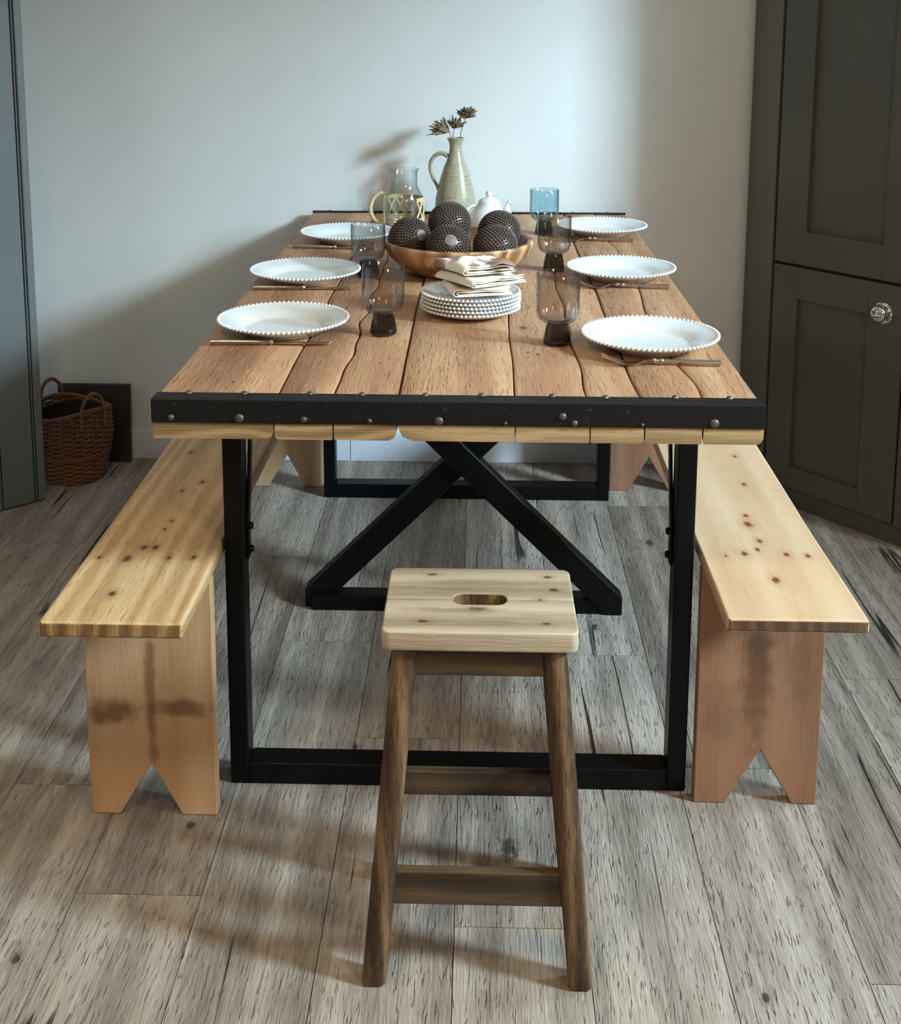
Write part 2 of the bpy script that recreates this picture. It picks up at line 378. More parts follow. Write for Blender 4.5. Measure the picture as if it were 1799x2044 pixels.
# ------------------------------------------------------------------ setting
WY = 1.825                                   # face of the far wall
bm = BM(); box(bm, -3.0, 1.96, WY, WY+.12, 0, 2.6)
tag(obj('wall_back', bm, WALL), 'plain pale plaster wall behind the table', 'wall', kind='structure')
bm = BM()                                    # window wall on the right, out of frame, with its opening
for y0, y1, z0, z1 in ((.70, WY, 0, 2.5), (-.6, .70, 0, 1.10), (-.6, .70, 2.14, 2.5)): box(bm, 1.96, 2.10, y0, y1, z0, z1)
w_r = obj('wall_right', bm, WALL)
bm = BM(); box(bm, -2.4, -2.28, -.6, WY, 0, 2.5)
tag(obj('wall_left', bm, WALL), 'pale plaster wall on the left of the room', 'wall', kind='structure')
bm = BM(); box(bm, -2.4, 2.1, -.6, WY+.12, 2.5, 2.6)
tag(obj('ceiling', bm, WALL), 'plain white ceiling above the table', 'ceiling', kind='structure')
tag(w_r, 'pale plaster wall with the window that lights the table', 'wall', kind='structure')

# floor: every laminate board has its own random tint and grain
random.seed(4)
bm = BM(); lay = bm.loops.layers.float_color.new('pid')
W_, LEN, X0 = .193, 1.205, .002
known = {0: -.121, -3: -.067, 1: .676, -2: .717, -4: .202, 3: -.215, 4: .598, 2: 1.489, -1: .36}
for kcol in range(-15, 10):
    xa, xb = X0+W_*kcol, X0+W_*(kcol+1)
    ph = known.get(kcol, random.uniform(0, LEN))
    y = ph-4*LEN
    while y < WY-.002:
        ya, yb = max(y, -2.6), min(y+LEN, WY-.002)
        if yb > ya+.01:
            g = .0007; vs = box(bm, xa+g, xb-g, ya+g, yb-g, -.006, 0)
            c = (random.random(), random.random(), random.random(), 1)
            for f in set(f for v in vs for f in v.link_faces):
                for lp in f.loops: lp[lay] = c
        y += LEN
vs = box(bm, X0-15*W_, X0+10*W_, -2.6, WY, -.02, -.005)
tag(obj('floor', bm, FLOOR), 'grey-brown oak laminate floor of long boards', 'floor', kind='structure')

bm = BM()
for xr in ((-3.0, -.3525), (-.3508, .80)):
    prism(bm, [(0, 0), (.014, 0), (.014, .082), (.009, .092), (0, .094)], lambda u, v, t: (xr[t], WY-u, v))
tag(obj('baseboard_back', bm, SKIRT, bevel=.001), 'white skirting board along the foot of the far wall', 'skirting board', kind='structure')

# grey plank door on the left
da, dd_ = Vector((-1.159, 1.477, 0)), Vector((-.718, -.696, 0)).normalized(); dn = Vector((-dd_.y*-1, dd_.x, 0))
dn = Vector((.696, -.718, 0))                 # towards the room
dr = thing('door_1', da, 'grey painted plank door standing at the left edge', 'door'); dr['kind'] = 'structure'
def dpt(s, d, z): return dd_*s+dn*d+Vector((0, 0, z))
def dbox(bm, s0, s1, d0, d1, z0, z1):
    prism(bm, [(s0, d0), (s1, d0), (s1, d1), (s0, d1)], lambda u, v, t: dpt(u, v, (z0, z1)[t]))
bm = BM(); dbox(bm, 0, .021, -.034, .004, .004, 2.05); obj('door_stile', bm, GREYDOOR, dr, bevel=.004, seg=3)
bm = BM(); dbox(bm, .0235, .0275, -.03, .001, .004, 2.05); obj('door_bead', bm, GREYDOOR, dr, bevel=.0018)
s = .030
for i in range(7):
    bm = BM(); dbox(bm, s, s+.0885, -.03, 0, .004, 2.05); obj('door_plank', bm, GREYDOOR, dr, bevel=.003); s += .0915
bm = BM(); dbox(bm, .0005, s, -.04, -.029, .004, 2.05); obj('door_backing', bm, GREYDOOR, dr)

# built-in corner cupboard on the right
fa, fs = Vector((.912, 1.455, 0)), Vector((.638, -.770, 0)); fn_ = Vector((-.770, -.638, 0))
cup = thing('corner_cupboard', (.912, 1.455, 0), 'dark olive-grey corner cupboard with panelled doors at the right wall', 'cupboard')
def cp(s, d, z): return fs*s+fn_*d+Vector((0, 0, z))
def cbox(bm, s0, s1, d0, d1, z0, z1):
    prism(bm, [(s0, d0), (s1, d0), (s1, d1), (s0, d1)], lambda u, v, t: cp(u, v, (z0, z1)[t]))
bm = BM()
poly = [(.806, 1.822), (.8215, 1.5605), (.8215+.012*.638, 1.5605-.012*.77), (1.129-.012*.638, 1.193+.012*.77), (1.129, 1.193), (1.955, 1.193), (1.955, 1.822)]
inner = [(x, y) for x, y in poly]
prism(bm, [(x-.912, y-1.455) for x, y in inner], lambda u, v, t: (u+(.0154 if False else 0), v, (.06, 2.5)[t]))
bmesh.ops.translate(bm, verts=[v for v in bm.verts], vec=-fn_*.024)
obj('carcass', bm, CUP, cup, label='dark cupboard body behind the doors')
bm = BM(); prism(bm, [(x-.912, y-1.455) for x, y in [(.806, 1.822), (.8215, 1.5605), (.845, 1.575), (.83, 1.822)]], lambda u, v, t: (u, v, (0, 2.5)[t]))
obj('side_panel', bm, CUP, cup, bevel=.002)
bm = BM(); cbox(bm, -.142, .34, -.04, -.012, 0, .052); obj('plinth', bm, CUP, cup)
bm = BM(); cbox(bm, .268, .34, -.024, .0, .052, 2.5); obj('frame_stile', bm, CUP, cup, bevel=.0015)
def panel_door(z0, z1, p0, p1, q0, q1, s0, s1):
    b1 = BM()
    for a_ in ((s0, p0, z0, z1), (p1, s1, z0, z1), (p0, p1, z0, q0), (p0, p1, q1, z1)): cbox(b1, a_[0], a_[1], -.022, 0, a_[2], a_[3])
    d = obj('door', b1, CUP, cup, bevel=.0015)
    b2 = BM(); cbox(b2, p0-.004, p1+.004, -.022, -.013, q0-.004, q1+.004); obj('door_panel', b2, CUP, d)
    return d
panel_door(.676, 2.3, -.036, .193, .766, 2.2, -.132, .262)
ld = panel_door(.056, .668, -.054, .160, .116, .582, -.132, .262)
bm = BM()                                     # cup pull: a backplate and a hooded half ring
kc = cp(.205, 0, .595)
kb = Matrix((( *fn_.cross(Vector((0, 0, 1))), 0), (0, 0, 1, 0), (*fn_, 0), (0, 0, 0, 1))).transposed()
def kn(p): return kc+fs*p[0]+fn_*p[2]+Vector((0, 0, p[1]))
def disc(bm_, r, d0, d1, rings=3, seg=28):
    prof = [(0, d0), (r, d0), (r, d1*.6+d0*.4), (r*.86, d1), (0, d1)]
    rows = []
    for rad, d in prof: rows.append([bm_.verts.new(kn((rad*math.cos(2*math.pi*i/seg), rad*math.sin(2*math.pi*i/seg), d))) for i in range(seg)])
    for a_, b_ in zip(rows, rows[1:]):
        for i in range(seg): bm_.faces.new((a_[i], a_[(i+1) % seg], b_[(i+1) % seg], b_[i]))
disc(bm, .0275, 0, .005)
disc(bm, .011, .005, .018)
hk = obj('handle', bm, CHROME, ld, smooth=True, label='polished round knob')
bm = BM()
prof = [(.005, .015), (.015, .016), (.0205, .0195), (.0220, .024), (.0205, .029), (.015, .0335), (.0075, .036), (.0005, .0365)]
rows = [[bm.verts.new(kn((rad*math.cos(2*math.pi*i/28), rad*math.sin(2*math.pi*i/28), d))) for i in range(28)] for rad, d in prof]
for a_, b_ in zip(rows, rows[1:]):
    for i in range(28): bm.faces.new((a_[i], a_[(i+1) % 28], b_[(i+1) % 28], b_[i]))
bmesh.ops.remove_doubles(bm, verts=bm.verts[:], dist=.0003)
kk = obj('knob', bm, CHROME, ld, smooth=True)
kk.parent = ld

# ------------------------------------------------------------------ dining table
TT, TH, TL = .761, .057, 1.795
tbl = thing('dining_table', (0, 0, 0), 'long reclaimed-plank dining table with black steel frame legs and riveted edging', 'table')
def wav(seed, amp, f=3.0):
    return lambda y: amp*noise.noise(Vector((seed*7.3, y*f, .5)))*2
seams = [-.45, -.269, -.088, .087, .273, .45]
crk = {1: (lambda y: -.184+.006*noise.noise(Vector((3.1, y*9, 0)))*2), 3: (lambda y: .196+.005*noise.noise(Vector((8.1, y*7, 0)))*2),
       4: (lambda y: .359+.008*noise.noise(Vector((5.7, y*5, 0)))*2)}
wv = [None]+[wav(i, .0022, 4) for i in range(1, 5)]+[None]
def strip(bm, fl, fr, rl, rr_, dz=0):
    """a board between two wandering edges; rl / rr_ = rounding of left and right long edges"""
    secs = []; n = 60
    for i in range(n+1):
        y = TL*i/n; a_, b_ = fl(y), fr(y); z1 = TT+dz; z0 = TT-TH
        t = .004
        secs.append([(a_+rl, y, z0), (b_-rr_, y, z0), (b_-rr_*.3, y, z0+rr_*.3), (b_, y, z0+rr_), (b_, y, z1-t), (b_-t*.3, y, z1-t*.3), (b_-t, y, z1),
                     (a_+t, y, z1), (a_+t*.3, y, z1-t*.3), (a_, y, z1-t), (a_, y, z0+rl), (a_+rl*.3, y, z0+rl*.3)])
    loft(bm, secs)
rad_b = [(.003, .012), (.006, .012), (.022, .004), (.004, .004), (.004, .010)]
for i in range(5):
    l0, r1 = seams[i], seams[i+1]
    fl = (lambda y, l0=l0, i=i: l0+(wv[i](y) if wv[i] else 0)+(.0011 if i else 0))
    fr = (lambda y, r1=r1, i=i: r1+(wv[i+1](y) if wv[i+1] else 0)-(.0011 if i < 4 else 0))
    bm = BM(); dz = (0, -.0008, .0006, -.0005, .0004)[i]
    if i in crk:
        cf = crk[i]
        gap = lambda y: .0012*max(0, min(1, 1.3-abs(y-.35)/(.75)))+.00005
        strip(bm, fl, lambda y: cf(y)-gap(y), rad_b[i][0], .002, dz); strip(bm, lambda y: cf(y)+gap(y), fr, .002, rad_b[i][1], dz-.0006)
    else: strip(bm, fl, fr, rad_b[i][0], rad_b[i][1], dz)
    o = obj('tabletop_plank', bm, TABLE, tbl, smooth=True, ang=30)
    o.data.materials.append(ENDGRAIN)
    for p in o.data.polygons:
        if abs(p.normal.y) > .9: p.material_index = 1
def edging(y0, d, tw=.034):
    bm = BM()
    prism(bm, [(0, -.033), (-.003, -.033), (-.003, .003), (tw, .003), (tw, 0), (0, 0)], lambda u, v, t: ((-.4515, .4515)[t], y0+d*u, TT+v+.0008))
    return obj('steel_edging', bm, EDGE, tbl, bevel=.0012)
def nail(par, c, n, r=.006):
    b1 = BM(); rot = Vector((0, 0, 1)).rotation_difference(Vector(n)).to_matrix().to_4x4()
    lathe(b1, [(0, .0035), (r*.5, .0032), (r*.85, .002), (r, 0), (r*.6, -.004), (0, -.004)], 10)
    bmesh.ops.transform(b1, matrix=Matrix.Translation(c) @ rot, verts=b1.verts[:])
    return obj('nail', b1, NAILM, par, smooth=True)
e1 = edging(0, 1); e2 = edging(TL, -1, .014)
px2x = lambda px: (px-304)/1225*.9-.45
for px in (370, 482, 617, 722, 852, 968, 1111, 1218, 1357, 1468): nail(e1, (px2x(px)+random.uniform(-.001, .001), .031+random.uniform(-.002, .003), TT+.0038), (0, 0, 1), .0052)
for px, dz, r in ((342, -.024, .005), (480, -.024, .007), (610, -.025, .005), (742, -.026, .004), (881, -.025, .0068), (1014, -.027, .003), (1128, -.016, .006), (1152, -.026, .005), (1287, -.027, .003), (1430, -.024, .007)):
    nail(e1, (px2x(px), -.003, TT+dz), (0, -1, 0), r)
for i in range(9): nail(e2, (-.40+i*.1, TL-.008, TT+.0038), (0, 0, 1), .0045)
def barbox(bm, p, q, w, d, ydir=(0, 1, 0)):
    """square tube from p to q, w across (in the plane normal to ydir), d along ydir"""
    p, q = Vector(p), Vector(q); t = (q-p).normalized(); yv = Vector(ydir); n = t.cross(yv).normalized()
    loft(bm, [[c+n*w/2*a_+yv*d/2*b_ for a_, b_ in ((-1, -1), (1, -1), (1, 1), (-1, 1))] for c in (p, q)])
ZB = TT-TH-.0015
def leg_frame(y0):
    lf = bpy.data.objects.new('leg_frame', None); C.objects.link(lf); lf.parent = tbl
    D = .048
    for x in (-.395, .363):
        b1 = BM(); box(b1, x, x+.032, y0, y0+D, .0, ZB); obj('upright', b1, BLACK, lf, bevel=.003)
    b1 = BM(); box(b1, -.3632, .3632, y0, y0+D, 0, .040); obj('foot_bar', b1, BLACK, lf, bevel=.003)
    b1 = BM(); box(b1, -.3632, .3632, y0, y0+D, ZB-.03, ZB); obj('top_bar', b1, BLACK, lf, bevel=.003)
    return lf
nl = leg_frame(.214); fl_ = leg_frame(1.52)
cf_ = bpy.data.objects.new('cross_frame', None); C.objects.link(cf_); cf_.parent = tbl
bm = BM(); box(bm, -.340, .340, .857, .903, 0, .036); obj('foot_bar', bm, BLACK, cf_, bevel=.003)
bm = BM(); box(bm, -.340, .340, .857, .903, ZB-.03, ZB); obj('top_bar', bm, BLACK, cf_, bevel=.003)
for sgn, yy in ((-1, .872), (1, .892)):
    bm = BM(); w_ = .040
    # ends cut flat on the floor and under the top
    hx = .024
    prism(bm, [(-sgn*(.357), 0), (-sgn*(.357-2*hx-.006), 0), (sgn*.357, ZB-.001), (sgn*(.357-2*hx-.006), ZB-.001)] if False else
          [(-sgn*.357, .0), (-sgn*.321, .0), (sgn*.345, ZB-.042), (sgn*.345, ZB-.001), (sgn*.309, ZB-.001), (-sgn*.357, .042)],
          lambda u, v, t: (u, yy-.020+.040*t, v))
    obj('diagonal', bm, BLACK, cf_, bevel=.003)
for sx in (-1, 1):
    bm = BM()
    X_ = sx*.3605
    pts = [(.250, .405), (.250, .475), (.315, ZB)]
    secs = []
    for (y, z), (ny, nz) in zip(pts, ((1, 0), (.93, -.2), (.95, -.3))):
        secs.append([(X_-.0022, y-.011*ny, z-.011*nz), (X_+.0022, y-.011*ny, z-.011*nz), (X_+.0022, y+.011*ny, z+.011*nz), (X_-.0022, y+.011*ny, z+.011*nz)])
    loft(bm, secs); st = obj('brace_strap', bm, BLACK, tbl, bevel=.0006)
    for z in (.42, .462):
        b1 = BM(); rot = Matrix.Rotation(R(90)*-sx, 4, 'Y')
        lathe(b1, [(0, .007), (.0045, .0068), (.0062, .005), (.0066, 0), (0, 0)], 10)
        bmesh.ops.transform(b1, matrix=Matrix.Translation((X_-sx*.0022, .248, z)) @ rot, verts=b1.verts[:])
        obj('bolt', b1, BLACK, st, smooth=True)

# ------------------------------------------------------------------ benches
def bench(name, label, x0, x1, y0, ly, smat, lmat, emat, th, notch):
    w_ = x1-x0
    t = thing(name, (x0, y0, 0), label, 'bench', 'plank benches beside the table')
    bm = BM(); L_ = TL-.01-y0; n = 24; secs = []
    for i in range(n+1):
        y = L_*i/n; e = .0025*noise.noise(Vector((x0*9, y*4, 1))); e2 = .0025*noise.noise(Vector((x1*9, y*4, 2)))
        secs.append([(e, y, .444-th), (w_+e2, y, .444-th), (w_+e2, y, .444), (e, y, .444)])
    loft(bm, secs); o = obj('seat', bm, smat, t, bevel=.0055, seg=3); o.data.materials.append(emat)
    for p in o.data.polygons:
        if abs(p.normal.y) > .9: p.material_index = 1           # sawn ends: end grain, with the shade on them put into the colour
    ax, az, f0, f1 = notch
    for yy in (ly, 1.598):
        bm = BM()
        prism(bm, [(.001, 0), (f0, 0), (ax, az), (f1, 0), (w_-.001, 0), (w_-.001, .444-th-.0005), (.001, .444-th-.0005)], lambda u, v, tt: (u, yy-y0+.026*tt, v))
        obj('leg', bm, lmat, t, bevel=.0025)
    return t
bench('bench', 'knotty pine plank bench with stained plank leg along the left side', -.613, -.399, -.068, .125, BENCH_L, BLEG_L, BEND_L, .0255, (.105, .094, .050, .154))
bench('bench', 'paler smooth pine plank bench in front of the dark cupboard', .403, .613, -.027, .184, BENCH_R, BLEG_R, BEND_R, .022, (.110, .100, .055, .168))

# ------------------------------------------------------------------ stool
SH = .515
st = thing('stool', (.036, -.118, 0), 'small worn wooden stool with hand slot in front of the table', 'stool')
HW, HD = .132, .098
def slot_outline(sg):
    y0, y1 = (.0017, HD) if sg > 0 else (-.0017, -HD)
    sx, sr = .037, .0145
    pts = [(-HW, y0), (-sx, y0)]
    n = 8
    for i in range(n+1):
        a_ = math.pi/2*i/n; pts.append((-sx+sr-sr*math.cos(a_), y0+sg*sr*math.sin(a_)))
    for i in range(n+1):
        a_ = math.pi/2*i/n; pts.append((sx-sr+sr*math.sin(a_), y0+sg*sr*math.cos(a_)))
    pts += [(sx, y0), (HW, y0)]
    for i in range(6):
        a_ = math.pi/2*i/5; pts.append((HW-.012+.012*math.cos(a_), y1-sg*.012+sg*.012*math.sin(a_)))
    for i in range(6):
        a_ = math.pi/2*i/5; pts.append((-HW+.012-.012*math.sin(a_), y1-sg*.012+sg*.012*math.cos(a_)))
    out = []
    for p in pts:
        if not out or (Vector(p)-Vector(out[-1])).length > 1e-5: out.append(p)
    return out
for sg in (1, -1):
    bm = BM(); prism(bm, slot_outline(sg), lambda u, v, t: (u, v, (-.0145, .0135)[t]))
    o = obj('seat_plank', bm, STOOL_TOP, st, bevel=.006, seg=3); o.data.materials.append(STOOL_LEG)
    for p in o.data.polygons:                   # slot faces in dark leg wood: shade of the hole put into the colour
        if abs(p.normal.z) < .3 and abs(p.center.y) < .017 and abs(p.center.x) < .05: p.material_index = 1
    o.location = (0, 0, SH-.0135)
LT = SH-.0285
def legc(sx, sy, z):
    k_ = 1-z/LT
    return Vector((sx*(.1005+.0425*k_), sy*(.0705+.0365*k_), z))
for sx in (-1, 1):
    for sy in (-1, 1):
        bm = BM(); secs = []
        for z, h in ((0, .0145), (.004, .0168), (.1, .0170), (.3, .0168), (LT, .0165)):
            c = legc(sx, sy, z); ch = h*.38
            secs.append([c+Vector(p) for p in ((-h+ch, -h, 0), (h-ch, -h, 0), (h, -h+ch, 0), (h, h-ch, 0), (h-ch, h, 0), (-h+ch, h, 0), (-h, h-ch, 0), (-h, -h+ch, 0))])
        loft(bm, secs); obj('leg', bm, STOOL_LEG, st, smooth=True, ang=50)
def rail(name, z0, z1, a_, b_, th, mat):
    """board between two legs (sx, sy)"""
    bm = BM(); p0, p1 = legc(*a_, z0), legc(*b_, z0); q0, q1 = legc(*a_, z1), legc(*b_, z1)
    t = (p1-p0).normalized(); n = Vector((0, 0, 1)).cross(t).normalized()*th/2; dl = t*.010
    loft(bm, [[p0+dl-n, p0+dl+n, q0+dl+n, q0+dl-n], [p1-dl-n, p1-dl+n, q1-dl+n, q1-dl-n]])
    obj(name, bm, mat, st, bevel=.003)
rail('apron', LT-.043, LT-.001, (-1, -1), (1, -1), .018, STOOL_RAIL)
rail('apron', LT-.043, LT-.001, (-1, 1), (1, 1), .018, STOOL_RAIL)
rail('apron', LT-.043, LT-.001, (-1, -1), (-1, 1), .018, STOOL_RAIL)
rail('apron', LT-.043, LT-.001, (1, -1), (1, 1), .018, STOOL_RAIL)
rail('stretcher', .116, .164, (-1, -1), (1, -1), .016, STOOL_RAIL)
rail('stretcher', .150, .192, (-1, 1), (1, 1), .016, STOOL_RAIL)
rail('stretcher', .205, .245, (-1, -1), (-1, 1), .016, STOOL_RAIL)
rail('stretcher', .205, .245, (1, -1), (1, 1), .016, STOOL_RAIL)

# ------------------------------------------------------------------ plates
TZ = TT+.0012
def plate_mesh(name, R_, h, nb, br):
    bm = BM(); k_ = R_
    prof = [(0, .006), (k_*.55, .0055), (k_*.62, .0075), (k_*.68, h*.52), (k_*.80, h*.72), (k_*.95, h*.97), (k_*.985, h), (k_*.99, h-.0015), (k_*.95, h-.005),
            (k_*.80, h*.72-.006), (k_*.68, h*.52-.006), (k_*.60, .002), (k_*.58, 0), (k_*.55, 0), (k_*.54, .002), (0, .002)]
    lathe(bm, prof, 72)
    for i in range(nb):
        a_ = 2*math.pi*i/nb
        ico(bm, (R_*.985*math.cos(a_), R_*.985*math.sin(a_), h-.001), br, 1)
    return obj(name, bm, CHINA, smooth=True, ang=60)
dp = plate_mesh('dinner_plate', .1175, .026, 84, .0037)
spots = [(-.320, .415, 'white beaded dinner plate nearest the camera on the left side, above a knife'),
         (-.341, .850, 'white beaded dinner plate in the middle of the left row'),
         (-.301, 1.325, 'white beaded dinner plate farthest back on the left, behind the grey tumbler'),
         (.326, .330, 'white beaded dinner plate nearest the camera on the right side, above the front fork'),
         (.340, .905, 'white beaded dinner plate in the middle of the right row'),
         (.350, 1.455, 'white beaded dinner plate farthest back on the right, beside the blue tumbler')]
for i, (x, y, lab) in enumerate(spots):
    o = dp if i == 0 else copy_tree(dp)
    o.location = (x, y, TZ); tag(o, lab, 'plate', 'dinner plates at the six places')
sp_ = plate_mesh('side_plate', .0945, .0165, 72, .0034)
ords = ['bottom', 'second from bottom', 'middle', 'fourth from bottom', 'top']
SX, SY = .0155, .562
for i in range(5):
    o = sp_ if i == 0 else copy_tree(sp_)
    o.location = (SX+random.uniform(-.001, .001), SY+random.uniform(-.001, .001), TZ+i*.0072); o.rotation_euler = (0, 0, i*.4)
    tag(o, 'white beaded side plate, %s of the stack under the napkins' % ords[i], 'plate', 'stacked side plates')

# ------------------------------------------------------------------ folded napkins
def napkin(label, z, rz, su, sv, T, mat, loc, seed, tilt=0, lift=0):
    """cloth folded in half twice: two nested U-shaped layers with one soft fold on the left"""
    bm = BM(); nv = 26
    for lay_, (zi, ub) in enumerate(((0, su/2), (T*.30, su/2-.003))):
        r = (T-2*zi)/2; pts = []; ul = -su/2+T*.5+ (.002 if lay_ else 0); n = 18
        for i in range(n+1): pts.append((ub+(ul-ub)*i/n, zi))
        for i in range(1, 8):
            a_ = math.pi*i/8; pts.append((ul-r*math.sin(a_)*1.15, zi+r*(1-math.cos(a_))))
        for i in range(n+1): pts.append((ul+(ub-.004-ul)*i/n, T-zi))
        rows = []
        for j in range(nv+1):
            v_ = -sv/2+sv*j/nv; row = []
            for i, (u, zz) in enumerate(pts):
                k2 = zz/T
                wob = .0085*noise.noise(Vector((u*19+seed*5, v_*19, 3)))+.0016*noise.noise(Vector((u*45, v_*45+seed, zz*90)))
                end = (abs(v_)/(sv/2))**8
                z_ = zz+wob*(.25+.75*k2)-end*.0022*k2*(1 if lay_ == 0 else .6)+.0012*end*noise.noise(Vector((u*55, seed, zz*400)))
                u_ = u+.004*noise.noise(Vector((seed, v_*22, zz*40)))
                v2 = v_+.0035*end*noise.noise(Vector((u*30, seed*3, zz*200)))
                row.append(bm.verts.new((u_, v2, max(.0012+zz*.3, z_))))
            rows.append(row)
        for a_, b_ in zip(rows, rows[1:]):
            for i in range(len(a_)-1): bm.faces.new((a_[i], a_[i+1], b_[i+1], b_[i]))
    o = obj('napkin', bm, mat, smooth=True, ang=180)
    so = o.modifiers.new('thickness', 'SOLIDIFY'); so.thickness = .0022; so.offset = 0
    sb = o.modifiers.new('soft', 'SUBSURF'); sb.levels = 1; sb.render_levels = 1
    o.location = (loc[0], loc[1], z); o.rotation_euler = (R(tilt), R(lift), R(rz))
    return tag(o, label, 'napkin', 'folded linen napkins')
nz = TZ+4*.0072+.0165
napkin('cream linen napkin at the bottom of the folded stack, resting on the plates', nz-.0015, 15, .114, .106, .015, LINEN, (SX+.012, SY+.004, 0), 1)
napkin('cream linen napkin folded in the middle of the stack', nz+.0172, 38, .130, .122, .015, LINEN, (SX+.020, SY+.012, 0), 2, 0, 1.5)
napkin('cream napkin with soft brown print on top of the folded stack', nz+.0382, 33, .120, .116, .016, LINEN_P, (SX+.008, SY+.016, 0), 3, 0, 2)

# ------------------------------------------------------------------ tumblers
def tumbler(m_cup, m_foot, H_=.125):
    s_ = H_/.125
    t = thing('tumbler', (0, 0, 0), '', 'glass', 'footed glass tumblers')
    bm = BM()
    out = [(.0175, .038), (.026, .0395), (.0325, .045), (.0362, .054), (.0378, .066), (.0380, .09), (.0376, .124), (.0370, .125), (.0364, .124), (.0367, .09), (.0365, .066), (.0348, .056), (.031, .048), (.025, .0438), (.012, .0425), (0, .0425)]
    lathe(bm, [(r, z*s_) for r, z in out], 48); obj('cup', bm, m_cup, t, smooth=True, ang=180)
    bm = BM()
    ft = [(0, .0005), (.0225, 0), (.0243, .002), (.0243, .005), (.0222, .018), (.0197, .030), (.0188, .0345), (.0178, .038), (0, .0395)]
    lathe(bm, [(r, z*s_) for r, z in ft], 40); obj('foot', bm, m_foot, t, smooth=True, ang=60)
    return t
sm = tumbler(SMOKE, SMOKE_D); gr = tumbler(GREYG, GREYG_D, .114); bl = tumbler(BLUEG, BLUEG_D, .117)
for i, (src, x, y, lab) in enumerate((
    (sm, -.139, .405, 'clear smoke-brown footed tumbler front left, beside the plate stack'),
    (None, .168, .348, 'smoke-brown footed tumbler front right, nearest the camera'),
    (None, .199, .985, 'smoke-grey footed tumbler between the bowl and the middle right plate'),
    (gr, -.211, .905, 'cloudy grey footed tumbler left of the wooden bowl'),
    (bl, .200, 1.45, 'blue footed tumbler at the far right near the wall'))):
    o = src or copy_tree(sm); o.location = (x, y, TZ); tag(o, lab, 'glass', 'footed glass tumblers')

# ------------------------------------------------------------------ cutlery
def knife():
    t = thing('knife', (0, 0, 0), '', 'knife', 'table knives on the left side')
    bm = BM(); tube(bm, [(-.105, 0, .0042), (-.103, 0, .0044), (-.06, 0, .0042), (-.008, 0, .0036), (-.004, 0, .0036)], [.004, .0060, .0056, .0044, .0040], 10, flat=1.0)
    obj('handle', bm, SILVER, t, smooth=True)
    bm = BM(); tube(bm, [(-.004, 0, .0040), (0, 0, .0042), (.004, 0, .0040)], [.0040, .0062, .0042], 12); obj('bolster', bm, SILVER, t, smooth=True)
    bm = BM(); prism(bm, [(.002, -.004), (.03, -.0075), (.08, -.0080), (.098, -.005), (.105, .002), (.104, .0045), (.08, .006), (.002, .004)], lambda u, v, tt: (u, v, (.0022, .0034)[tt]))
    obj('blade', bm, SILVER, t, bevel=.0004)
    return t
def fork():
    t = thing('fork', (0, 0, 0), '', 'fork', 'table forks on the right side')
    bm = BM(); tube(bm, [(.101, 0, .0034), (.099, 0, .0036), (.06, 0, .0044), (.004, 0, .0064)], [.0036, .0060, .0050, .0038], 10, flat=.8)
    obj('handle', bm, SILVER, t, smooth=True)
    bm = BM(); uvs(bm, (.004, 0, .0066), .0054, 14, 8); uvs(bm, (-.008, 0, .0072), .0048, 14, 8); tube(bm, [(-.008, 0, .0072), (.004, 0, .0066)], .0034, 8)
    obj('bolster', bm, SILVER, t, smooth=True)
    bm = BM()
    def prof(u): return [(-.008, .0072), (-.022, .0068), (-.034, .0030), (-.044, .0014), (-.056, .0022), (-.068, .0052), (-.080, .0098), (-.094, .0158)]
    P_ = curve([(x, 0, z) for x, z in prof(0)], 6)
    def wdt(x): return .0034 if x > -.022 else (.0034+(.0118-.0034)*min(1, (-.022-x)/.02))
    secs = [[(p.x, -wdt(p.x), p.z-.0006), (p.x, wdt(p.x), p.z-.0006), (p.x, wdt(p.x), p.z+.0009), (p.x, -wdt(p.x), p.z+.0009)] for p in P_ if p.x > -.0565]
    loft(bm, secs)
    for q in range(4):
        yy = -.0098+q*.00653; w0 = .0019
        tp = [p for p in P_ if p.x < -.0545]
        loft(bm, [[(p.x, yy-w0*(1-.4*i/len(tp)), p.z-.0006), (p.x, yy+w0*(1-.4*i/len(tp)), p.z-.0006), (p.x, yy+w0*(1-.4*i/len(tp)), p.z+.0009), (p.x, yy-w0*(1-.4*i/len(tp)), p.z+.0009)] for i, p in enumerate(tp)])
    obj('tines', bm, SILVER, t, bevel=.0003)
    return t
kn0 = knife()
for i, (x, y, rz, lab) in enumerate(((-.327, .321, 2.5, 'silver table knife in front of the nearest left plate'), (-.333, .760, 4, 'silver table knife in front of the middle left plate'), (-.320, 1.216, -3, 'silver table knife in front of the farthest left plate'))):
    o = kn0 if i == 0 else copy_tree(kn0); o.location = (x, y, TZ); o.rotation_euler = (0, 0, R(rz)); tag(o, lab, 'knife', 'table knives on the left side')
fk0 = fork()
for i, (x, y, rz, lab) in enumerate(((.326, .218, -1, 'silver fork in front of the nearest right plate'), (.328, .800, -2, 'silver fork in front of the middle right plate'), (.318, 1.348, -3, 'silver fork in front of the farthest right plate'))):
    o = fk0 if i == 0 else copy_tree(fk0); o.location = (x, y, TZ); o.rotation_euler = (0, 0, R(rz)); tag(o, lab, 'fork', 'table forks on the right side')

# ------------------------------------------------------------------ bowl and beaded balls
BX, BY = -.016, .96
bm = BM()
lathe(bm, [(0, 0), (.085, 0), (.105, .004), (.135, .020), (.155, .040), (.166, .062), (.1675, .069), (.165, .0725), (.157, .0725), (.153, .069), (.146, .048), (.128, .028), (.100, .014), (.06, .010), (0, .010)], 72)
